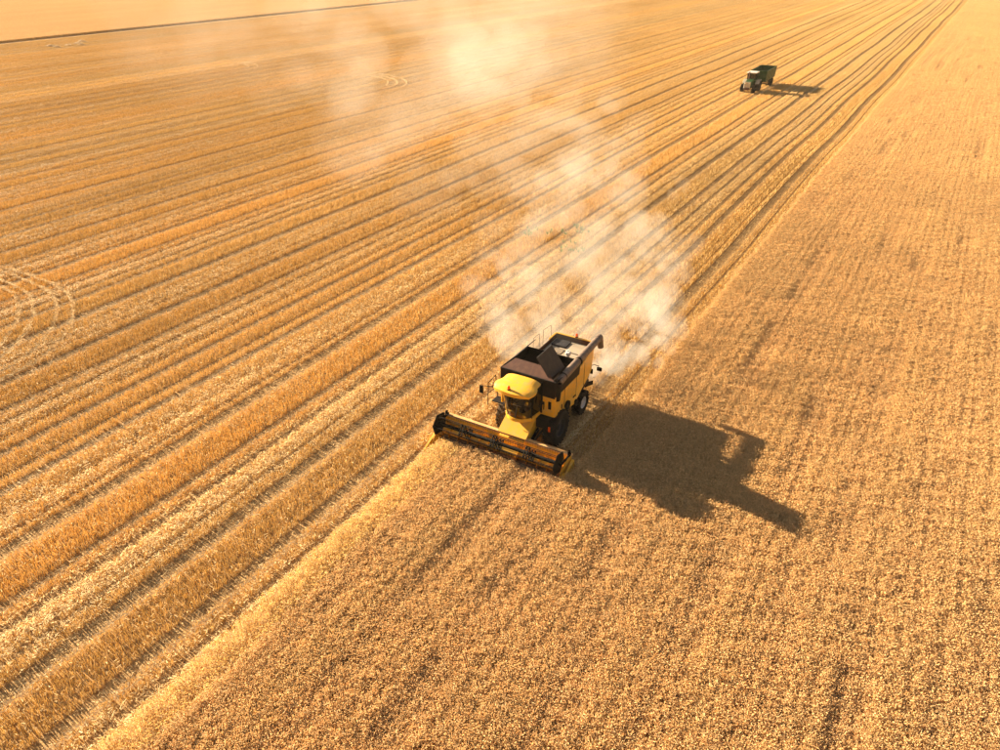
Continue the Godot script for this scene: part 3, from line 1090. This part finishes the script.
	st.box(Vector3(0.02, 2.22, 2.10), Vector3(0.52, 0.14, 0.5), 0.05)
	st.box(Vector3(0.02, 2.60, 1.86), Vector3(0.50, 0.72, 0.13), 0.05, Basis(Vector3.RIGHT, -0.12))
	st.cyl(Vector3(0.02, 1.88, 2.1), Vector3(0.02, 2.18, 2.1), 0.14, 0.12, 10)
	part(st, "seat", mats.seat, cab)
	var sw := MB.new()
	sw.cyl(Vector3(0.0, 1.9, 2.72), Vector3(0.0, 2.42, 2.58), 0.04, 0.03, 8)
	var ring: Array = []
	for i in 17:
		var a := TAU * i / 16.0
		ring.append(Vector3(0, 2.44, 2.56) + Vector3(cos(a) * 0.2, sin(a) * 0.12, sin(a) * 0.16))
	sw.tube(ring, 0.018, 6)
	part(sw, "steering_wheel", mats.grey_hood, cab)
	var con := MB.new()
	con.box(Vector3(0.42, 2.3, 2.2), Vector3(0.18, 0.16, 0.6), 0.03)
	con.box(Vector3(0.44, 2.6, 2.5), Vector3(0.22, 0.18, 0.05), 0.02)
	part(con, "console", mats.steel, cab)

func build_header(c: Node) -> void:
	var fh := MB.new()
	fh.hexa([Vector3(-0.62, 0.85, 1.5), Vector3(0.66, 0.85, 1.5), Vector3(0.66, 0.30, 3.05), Vector3(-0.62, 0.30, 3.05), Vector3(-0.62, 1.72, 1.7), Vector3(0.66, 1.72, 1.7), Vector3(0.66, 0.98, 3.12), Vector3(-0.62, 0.98, 3.12)])
	var feeder := part(fh, "feeder_house", mats.yellow, c)
	var tp := MB.new()
	tp.plate(Vector3(-0.70, 1.70, 2.18), Vector3(0.74, 1.70, 2.18), Vector3(0.74, 1.16, 3.08), Vector3(-0.70, 1.16, 3.08), 0.03)
	part(tp, "feeder_cover", mats.yellow, feeder)
	for s in [-0.72, 0.76]:
		var ram := MB.new()
		ram.cyl(Vector3(s, 0.75, 1.4), Vector3(s, 0.55, 2.9), 0.05, 0.05, 10)
		ram.box(Vector3(s, 0.9, 2.3), Vector3(0.05, 0.25, 0.9), 0.01, Basis(Vector3.RIGHT, 0.42))
		part(ram, "lift_ram", mats.black, feeder)

	var h := Node3D.new()
	h.name = "header"
	c.add_child(h)
	h.position = Vector3(-0.28, 0, 0)
	var hw := 3.2
	var zb := 3.0      # back wall
	var zc := 4.12     # cutter bar
	var bw := MB.new()
	bw.plate(Vector3(-hw, 0.22, zb + 0.10), Vector3(hw, 0.22, zb + 0.10), Vector3(hw, 0.98, zb), Vector3(-hw, 0.98, zb), 0.05)
	part(bw, "back_wall", mats.header, h)
	var beam := MB.new()
	beam.box(Vector3(0, 1.02, zb - 0.09), Vector3(hw * 2.0 + 0.06, 0.15, 0.20), 0.03)
	part(beam, "top_beam", mats.beam, h)
	var beam2 := MB.new()
	beam2.box(Vector3(0, 0.3, zb - 0.02), Vector3(hw * 2.0, 0.16, 0.16), 0.03)
	part(beam2, "lower_beam", mats.header, h)
	var flr := MB.new()
	flr.plate(Vector3(-hw, 0.20, zb + 0.1), Vector3(hw, 0.20, zb + 0.1), Vector3(hw, 0.13, zc), Vector3(-hw, 0.13, zc), 0.03)
	part(flr, "floor_pan", mats.steel, h)
	var ag := MB.new()
	ag.cyl(Vector3(-hw + 0.1, 0.52, zb + 0.42), Vector3(hw - 0.1, 0.52, zb + 0.42), 0.19, 0.19, 16)
	var ago := part(ag, "feed_auger", mats.header, h)
	for s in [-1.0, 1.0]:
		var fg := MB.new()
		var turns := 5.0
		var steps := 90
		for i in steps:
			var q: Array = []
			for k in [i, i + 1]:
				var u := float(k) / steps
				var a: float = s * u * turns * TAU
				var x: float = s * lerpf(hw - 0.12, 0.5, u)
				for rr in [0.185, 0.33]:
					q.append(Vector3(x, 0.52 + cos(a) * rr, zb + 0.42 + sin(a) * rr))
			fg.auto_quad(q[0], q[1], q[3], q[2], Vector3(-s * 9.0, 0.5, zb))
		part(fg, "auger_flight", mats.header, ago)
	var kb := MB.new()
	kb.box(Vector3(0, 0.12, zc + 0.02), Vector3(hw * 2.0, 0.05, 0.10), 0.01)
	for i in 84:
		var x := -hw + 0.04 + i * 0.0762
		kb.tri(Vector3(x - 0.03, 0.14, zc + 0.06), Vector3(x + 0.03, 0.14, zc + 0.06), Vector3(x, 0.13, zc + 0.17), Vector3.UP)
	part(kb, "cutter_bar", mats.steel, h)
	for s in [-1.0, 1.0]:
		# side sheet and crop divider
		var sh := MB.new()
		var so: float = s
		sh.prism(PackedVector2Array([Vector2(zb - 0.1, 0.15), Vector2(zb - 0.1, 1.05), Vector2(zb + 0.35, 1.10), Vector2(zc - 0.15, 0.72), Vector2(zc + 0.25, 0.30), Vector2(zc + 0.25, 0.12)]), func(_q: Vector2) -> float: return so * hw - 0.02, func(_q: Vector2) -> float: return so * hw + 0.02)
		part(sh, "end_sheet", mats.header if s < 0 else mats.yellow, h)
		var dv := MB.new()
		dv.hexa([Vector3(s * (hw + 0.03), 0.08, zc - 0.35), Vector3(s * (hw + 0.16), 0.08, zc - 0.35), Vector3(s * (hw + 0.14), 0.05, zc + 0.85), Vector3(s * (hw + 0.10), 0.05, zc + 0.85), Vector3(s * (hw + 0.03), 0.66, zc - 0.35), Vector3(s * (hw + 0.16), 0.66, zc - 0.35), Vector3(s * (hw + 0.14), 0.10, zc + 0.85), Vector3(s * (hw + 0.10), 0.10, zc + 0.85)])
		part(dv, "crop_divider", mats.yellow, h)
		if s > 0:
			var gd := MB.new()
			gd.hexa([Vector3(hw + 0.10, 0.25, zb + 0.05), Vector3(hw + 0.24, 0.25, zb + 0.05), Vector3(hw + 0.22, 0.2, zc - 0.2), Vector3(hw + 0.12, 0.2, zc - 0.2), Vector3(hw + 0.10, 0.95, zb + 0.05), Vector3(hw + 0.22, 0.95, zb + 0.05), Vector3(hw + 0.20, 0.55, zc - 0.2), Vector3(hw + 0.12, 0.55, zc - 0.2)])
			part(gd, "drive_guard", mats.yellow, h)
	# reel
	var ry := 1.14
	var rz := zc - 0.22
	var rr := 0.50
	var tube := MB.new()
	tube.cyl(Vector3(-hw + 0.1, ry, rz), Vector3(hw - 0.1, ry, rz), 0.085, 0.085, 16)
	part(tube, "reel_tube", mats.black, h)
	for xs in [-1.62, 0.02, 1.66]:
		var sp := MB.new()
		for off in [-0.07, 0.07]:
			for i in 6:
				var a := TAU * i / 6.0 + 0.3
				var a2 := TAU * (i + 1) / 6.0 + 0.3
				var p := Vector3(xs + off, ry + cos(a) * rr, rz + sin(a) * rr)
				var q := Vector3(xs + off, ry + cos(a2) * rr, rz + sin(a2) * rr)
				if i % 3 != 2:
					sp.tube([Vector3(xs + off, ry, rz), p], 0.028, 6)
				if i % 3 == 0:
					sp.tube([p, q], 0.028, 6)
					sp.tube([p, Vector3(xs - off, p.y, p.z)], 0.022, 6)
		part(sp, "reel_spider", mats.black, h)
	for s in [-1.0, 1.0]:
		var hp := MB.new()
		var poly := PackedVector2Array()
		for i in 6:
			var a := TAU * i / 6.0 + 0.3
			poly.append(Vector2(rz + sin(a) * 0.56, ry + cos(a) * 0.56))
		var so: float = s
		hp.prism(poly, func(_q: Vector2) -> float: return so * (hw - 0.14) - 0.015, func(_q: Vector2) -> float: return so * (hw - 0.14) + 0.015)
		part(hp, "reel_end_plate", mats.black, h)
		var arm := MB.new()
		arm.box(Vector3(s * (hw - 0.02), 1.12, zb + 0.45), Vector3(0.07, 0.11, 1.05), 0.015)
		arm.box(Vector3(s * (hw - 0.02), 1.22, zb + 0.12), Vector3(0.1, 0.3, 0.14), 0.02)
		part(arm, "reel_arm", mats.black, h)
	for i in 6:
		var a := TAU * i / 6.0 + 0.3
		var b := MB.new()
		var y := ry + cos(a) * rr
		var z := rz + sin(a) * rr
		b.cyl(Vector3(-hw + 0.16, y, z), Vector3(hw - 0.16, y, z), 0.016, 0.016, 6)
		for k in 50:
			var x := -hw + 0.25 + k * (hw * 2.0 - 0.5) / 49.0
			b.cyl(Vector3(x, y, z), Vector3(x, y - 0.20, z - 0.03), 0.006, 0.004, 3, false)
		part(b, "tine_bar", mats.dark, h)

# ------------------------------------------------------------------ tractor
func build_tractor() -> void:
	var t := Node3D.new()
	t.name = "tractor"
	t.position = Vector3(-28.9, 0, -125.4)
	add_child(t)
	meta(t, "green tractor with pale grey bonnet and white cab roof on stubble", "tractor")
	var ch := MB.new()
	ch.box(Vector3(0, 0.85, 0.3), Vector3(0.6, 0.5, 3.6), 0.05)
	part(ch, "chassis", mats.black, t)
	var bo := MB.new()
	bo.hexa([Vector3(-0.5, 1.0, 0.3), Vector3(0.5, 1.0, 0.3), Vector3(0.46, 0.85, 2.3), Vector3(-0.46, 0.85, 2.3), Vector3(-0.48, 1.85, 0.3), Vector3(0.48, 1.85, 0.3), Vector3(0.42, 1.62, 2.25), Vector3(-0.42, 1.62, 2.25)])
	var bon := part(bo, "bonnet", mats.green, t)
	var gr := MB.new()
	gr.box(Vector3(0, 1.24, 2.33), Vector3(0.98, 0.92, 0.10), 0.05)
	part(gr, "grille", mats.grey_hood, bon)
	for s in [-1.0, 1.0]:
		var hl := MB.new()
		hl.box(Vector3(s * 0.3, 1.5, 2.385), Vector3(0.2, 0.12, 0.02), 0.01)
		part(hl, "headlight", mats.white, bon)
		var fe := MB.new()
		fe.box(Vector3(s * 0.95, 1.62, -0.75), Vector3(0.58, 0.06, 1.0), 0.02)
		fe.box(Vector3(s * 0.95, 1.42, 0.0), Vector3(0.58, 0.06, 0.7), 0.02, Basis(Vector3.RIGHT, 0.7))
		part(fe, "fender", mats.grey_hood, t)
	var wt := MB.new()
	wt.box(Vector3(0, 0.72, 2.5), Vector3(0.7, 0.35, 0.3), 0.04)
	part(wt, "front_weight", mats.brown, t)
	var cab := group_node("cab", t)
	var lo := MB.new()
	lo.box(Vector3(0, 1.55, -0.45), Vector3(1.3, 0.6, 1.45), 0.05)
	part(lo, "cab_base", mats.green, cab)
	for sx in [-1.0, 1.0]:
		for z in [0.24, -1.12]:
			var p := MB.new()
			p.box(Vector3(sx * 0.62, 2.2, z), Vector3(0.09, 0.95, 0.09), 0.02)
			part(p, "pillar", mats.black, cab)
		var sw := MB.new()
		sw.box(Vector3(sx * 0.63, 2.2, -0.44), Vector3(0.015, 0.86, 1.24), 0.004)
		part(sw, "side_window", mats.glass, cab)
	for z in [0.26, -1.14]:
		var w := MB.new()
		w.box(Vector3(0, 2.2, z), Vector3(1.12, 0.86, 0.015), 0.004)
		part(w, "windscreen", mats.glass, cab)
	var st := MB.new()
	st.box(Vector3(0, 1.95, -0.5), Vector3(0.5, 0.14, 0.5), 0.04)
	st.box(Vector3(0, 2.25, -0.75), Vector3(0.5, 0.6, 0.12), 0.04)
	part(st, "seat", mats.seat, cab)
	var rf := MB.new()
	rf.box(Vector3(0, 2.74, -0.42), Vector3(1.5, 0.17, 1.75), 0.07)
	part(rf, "roof", mats.white, cab)
	var ex := MB.new()
	ex.cyl(Vector3(-0.30, 1.7, 0.55), Vector3(-0.30, 2.95, 0.55), 0.07, 0.07, 10)
	part(ex, "exhaust", mats.brown, t)
	var hb := MB.new()
	hb.box(Vector3(0, 0.7, -1.75), Vector3(0.14, 0.10, 0.9), 0.02)
	part(hb, "drawbar", mats.black, t)
	for s in [-1.0, 1.0]:
		wheel(t, "front_wheel", Vector3(s * 0.86, 0.62, 1.55), 0.62, 0.42, 0.32, mats.rubber, mats.plate, s, 18)
		wheel(t, "rear_wheel", Vector3(s * 0.98, 0.84, -0.75), 0.84, 0.55, 0.44, mats.rubber, mats.plate, s, 20)

# ------------------------------------------------------------------ grain trailer
func build_trailer() -> void:
	var t := Node3D.new()
	t.name = "grain_trailer"
	t.position = Vector3(-28.55, 0, -131.2)
	add_child(t)
	meta(t, "dark green grain trailer with ribbed sides coupled behind the tractor", "trailer")
	var L := 3.1
	var W := 1.2
	var y0 := 1.15
	var y1 := 2.65
	for s in [-1.0, 1.0]:
		var sd := MB.new()
		sd.plate(Vector3(s * (W - 0.10), y0, -L), Vector3(s * (W - 0.10), y0, L), Vector3(s * W, y1, L + 0.06), Vector3(s * W, y1, -L - 0.06), 0.05)
		var so := part(sd, "side_wall", mats.green, t)
		for k in 7:
			var rb := MB.new()
			var z := lerpf(-L + 0.1, L - 0.1, k / 6.0)
			rb.plate(Vector3(s * (W - 0.06), y0, z - 0.06), Vector3(s * (W - 0.06), y0, z + 0.06), Vector3(s * (W + 0.05), y1, z + 0.06), Vector3(s * (W + 0.05), y1, z - 0.06), 0.07)
			part(rb, "rib", mats.green, so)
		var rail := MB.new()
		rail.box(Vector3(s * W, y1 + 0.04, 0), Vector3(0.12, 0.10, L * 2.0 + 0.2), 0.02)
		part(rail, "top_rail", mats.green, so)
		var en := MB.new()
		en.plate(Vector3(-W + 0.1, y0, s * L), Vector3(W - 0.1, y0, s * L), Vector3(W, y1, s * (L + 0.06)), Vector3(-W, y1, s * (L + 0.06)), 0.05)
		var eo := part(en, "end_wall", mats.green, t)
		var er := MB.new()
		er.box(Vector3(0, y1 + 0.04, s * (L + 0.06)), Vector3(W * 2.0, 0.10, 0.12), 0.02)
		er.box(Vector3(0, 1.8, s * (L + 0.07)), Vector3(0.10, 1.2, 0.08), 0.02)
		part(er, "end_rail", mats.green, eo)
	var fl := MB.new()
	fl.box(Vector3(0, y0, 0), Vector3(W * 2.0 - 0.2, 0.08, L * 2.0), 0.02)
	part(fl, "floor_pan", mats.brown, t)
	var gr := MB.new()
	gr.box(Vector3(0, 1.45, 0), Vector3(W * 2.0 - 0.25, 0.5, L * 2.0 - 0.1), 0.2)
	part(gr, "grain_load", mats.grain, t)
	var fr := MB.new()
	for s in [-0.4, 0.4]:
		fr.box(Vector3(s, 0.98, 0), Vector3(0.14, 0.24, L * 2.0), 0.02)
	fr.tube([Vector3(-0.4, 0.95, L), Vector3(0, 0.72, L + 1.25), Vector3(0.4, 0.95, L)], 0.06)
	part(fr, "frame", mats.black, t)
	for z in [-2.0, -0.9]:
		var a := MB.new()
		a.cyl(Vector3(-0.9, 0.55, z), Vector3(0.9, 0.55, z), 0.07, 0.07, 10)
		a.box(Vector3(0, 0.75, z), Vector3(0.9, 0.3, 0.12), 0.02)
		part(a, "axle", mats.black, t)
		for s in [-1.0, 1.0]:
			wheel(t, "wheel", Vector3(s * 0.98, 0.55, z), 0.55, 0.38, 0.27, mats.rubber, mats.black, s, 16)

# ------------------------------------------------------------------ weeds, straw heaps
func build_small_things() -> void:
	# pale heaps of straw near the far field edge
	var spots := [Vector2(-174.5, -104.0), Vector2(-172.0, -106.6), Vector2(-170.5, -108.6), Vector2(-173.4, -109.8), Vector2(-176.0, -112.5), Vector2(-171.2, -103.4)]
	for i in spots.size():
		var b := Blades.new()
		var r := RandomNumberGenerator.new()
		r.seed = 900 + i
		for k in 420:
			var a := r.randf() * TAU
			var d := sqrt(r.randf()) * r.randf_range(0.7, 1.15)
			var p := Vector3(cos(a) * d, maxf(0.0, 0.62 - d * 0.5) * r.randf_range(0.3, 1.0), sin(a) * d)
			var yaw := r.randf() * TAU
			var tone := r.randf_range(0.9, 1.1)
			b.blade(p, p + Vector3(cos(yaw), r.randfn(0, 0.2), sin(yaw)) * r.randf_range(0.2, 0.4), Vector3(-sin(yaw), 0.4, cos(yaw)) * 0.03, 1.0, Color(0.70 * tone, 0.55 * tone, 0.34 * tone))
		var o := MeshInstance3D.new()
		o.name = "straw_heap" if i == 0 else "straw_heap_%03d" % i
		o.mesh = b.mesh()
		o.material_override = mats.straw
		o.position = Vector3(spots[i].x, 0, spots[i].y)
		add_child(o)
		meta(o, "small pale straw heap on far stubble before the uncut field", "straw heap", "pale straw heaps near the far field edge")
	# green weeds among the stubble behind the harvester
	var wroot := Node3D.new()
	wroot.name = "weeds"
	add_child(wroot)
	meta(wroot, "sparse green weeds in the stubble behind the harvester's dust", "weeds", "", "stuff")
	var wb := Blades.new()
	var r2 := RandomNumberGenerator.new()
	r2.seed = 44
	for k in 14:
		var p := Vector3(r2.randf_range(-1.5, 1.2), 0.1, r2.randf_range(-0.9, 0.9))
		for j in 9:
			var yaw := r2.randf() * TAU
			wb.blade(p, p + Vector3(cos(yaw) * 0.16, r2.randf_range(0.12, 0.3), sin(yaw) * 0.16), Vector3(-sin(yaw), 0, cos(yaw)) * 0.035, 0.3, Color(0.17, 0.25, 0.06))
	var xf := [Transform3D(Basis(Vector3.UP, 0.3), Vector3(-26.4, 0.05, -51.5)), Transform3D(Basis(Vector3.UP, 2.0), Vector3(-23.0, 0.05, -50.0)), Transform3D(Basis(Vector3.UP, 4.0), Vector3(-24.6, 0.05, -53.0))]
	scatter("weed", wb.mesh(), mats.green_leaf, xf, [Color.WHITE, Color.WHITE, Color.WHITE], wroot)

# ------------------------------------------------------------------ dust
func build_dust() -> void:
	var root := Node3D.new()
	root.name = "dust_cloud"
	add_child(root)
	meta(root, "pale dust plume billowing from the harvester's rear and drifting away", "dust", "", "stuff")
	var r := RandomNumberGenerator.new()
	r.seed = 71
	# stations along the drift: centre, spread in metres, puffs tried, thickness
	var stations := [
		[Vector3(-12.7, 1.0, -33.2), 0.85, 60, 1.19, 0.7],
		[Vector3(-11.9, 1.2, -34.8), 1.08, 70, 1.32, 0.9],
		[Vector3(-11.6, 1.6, -36.8), 1.23, 70, 1.08, 1.0],
		[Vector3(-13.0, 2.0, -35.8), 1.66, 70, 0.95, 1.2],
		[Vector3(-15.2, 2.2, -34.0), 1.86, 60, 0.68, 1.2],
		[Vector3(-18.2, 2.2, -33.8), 1.57, 60, 0.68, 1.2],
		[Vector3(-12.7, 2.2, -41.0), 1.32, 60, 0.56, 1.3],
		[Vector3(-14.8, 3.0, -38.5), 2.21, 80, 0.56, 1.6],
		[Vector3(-18.2, 3.2, -36.8), 2.22, 70, 0.56, 1.6],
		[Vector3(-21.2, 3.0, -37.4), 1.71, 50, 0.40, 1.5],
		[Vector3(-15.8, 3.2, -45.0), 1.69, 60, 0.48, 1.8],
		[Vector3(-19.1, 4.2, -44.2), 2.62, 80, 0.56, 2.0],
		[Vector3(-21.9, 4.4, -41.9), 2.59, 60, 0.36, 2.0],
		[Vector3(-21.6, 5.0, -51.8), 2.07, 60, 0.52, 2.2],
		[Vector3(-25.4, 5.5, -52.3), 2.90, 70, 0.48, 2.4],
		[Vector3(-28.7, 6.0, -49.7), 3.02, 50, 0.32, 2.4],
		[Vector3(-33.0, 7.0, -63.3), 3.99, 50, 0.34, 3.0],
		[Vector3(-36.0, 8.0, -58.0), 3.98, 60, 0.38, 3.2],
		[Vector3(-43.6, 9.0, -61.3), 4.49, 50, 0.34, 3.6],
		[Vector3(-41.4, 8.0, -52.3), 3.19, 40, 0.22, 3.0],
		[Vector3(-42.0, 10.0, -77.9), 5.63, 50, 0.30, 4.0],
		[Vector3(-54.0, 11.0, -65.7), 5.54, 50, 0.34, 4.5],
		[Vector3(-67.8, 12.0, -68.7), 6.55, 50, 0.30, 5.0],
		[Vector3(-52.2, 12.0, -77.8), 6.55, 50, 0.30, 5.0],
		[Vector3(-76.6, 13.0, -63.8), 6.53, 40, 0.11, 5.0],
	]
	# Small puffs, spread out so that no line towards the sun runs through more than ten of them:
	# each is a disc on the plane across the sunlight, kept in a grid of cells.
	var sun_dir := Vector3(1.0, -0.315, 0.105).normalized()
	var ax := sun_dir.cross(Vector3.UP).normalized()
	var ay := ax.cross(sun_dir)
	var cell := 2.5
	var grid := {}
	var discs: Array = []      # centre and radius
	var probes: Array = []     # point and number of discs over it
	var probe_grid := {}
	var mm := {}
	for i in int(80 * PUFFS):
		for s in stations:
			if i >= s[2] * PUFFS: continue
			var k: float = s[1] * (0.46 if s[1] < 4.0 else 0.6) * exp(r.randfn(0, 0.38))
			var size := Vector3(k * r.randf_range(0.75, 1.1), k * r.randf_range(0.6, 0.95), k * r.randf_range(0.9, 1.3))
			var a := r.randf() * TAU
			var d: float = s[1] * sqrt(r.randf()) * 1.35
			var at: Vector3 = s[0] + Vector3(cos(a) * d, r.randfn(0, 0.8) * s[4], sin(a) * d * 1.4)
			at.y = maxf(at.y, size.y * 0.6)
			var rad := k * 1.05
			var c := Vector2(at.dot(ax), at.dot(ay))
			var mine: Array = [c]
			for e in 6: mine.append(c + Vector2.from_angle(e * TAU / 6.0) * rad * 0.75)
			var fits := true
			var lo := Vector2i(floori((c.x - rad) / cell), floori((c.y - rad) / cell))
			var hi := Vector2i(floori((c.x + rad) / cell), floori((c.y + rad) / cell))
			var near := {}
			var near_probes: Array = []
			for gx in range(lo.x, hi.x + 1):
				for gy in range(lo.y, hi.y + 1):
					for j in grid.get(Vector2i(gx, gy), []): near[j] = true
					near_probes.append_array(probe_grid.get(Vector2i(gx, gy), []))
			var hits: Array = []
			for p in mine:
				var n := 1
				for j in near:
					if discs[j][0].distance_squared_to(p) < discs[j][1] * discs[j][1]: n += 1
				hits.append(n)
				if n > 10: fits = false
			if not fits: continue
			var touched: Array = []
			for j in near_probes:
				if probes[j][0].distance_squared_to(c) < rad * rad:
					if probes[j][1] >= 10: fits = false
					touched.append(j)
			if not fits: continue
			for j in touched: probes[j][1] += 1
			for gx in range(lo.x, hi.x + 1):
				for gy in range(lo.y, hi.y + 1):
					if not grid.has(Vector2i(gx, gy)): grid[Vector2i(gx, gy)] = []
					grid[Vector2i(gx, gy)].append(discs.size())
			discs.append([c, rad])
			for n in mine.size():
				var g := Vector2i(floori(mine[n].x / cell), floori(mine[n].y / cell))
				if not probe_grid.has(g): probe_grid[g] = []
				probe_grid[g].append(probes.size())
				probes.append([mine[n], hits[n]])
			# thinner where the puff is larger, in a few steps so that materials are shared
			var dens: float = s[3] * DUST * 0.05 / maxf(k, 0.42 * s[1]) * maxf(0.4, 1.0 - 0.3 * d / s[1])
			var step := roundi(log(dens) / log(1.3))
			if not mm.has(step):
				var m := FogMaterial.new()
				m.density = pow(1.3, step)
				m.albedo = Color(0.99, 0.96, 0.91)
				mm[step] = m
			var f := FogVolume.new()
			f.name = "puff"
			f.shape = RenderingServer.FOG_VOLUME_SHAPE_ELLIPSOID
			f.size = size * 2.0
			f.transform = Transform3D(Basis.from_euler(Vector3(r.randf(), r.randf() * TAU, r.randf())), at)
			f.material = mm[step]
			root.add_child(f, true)
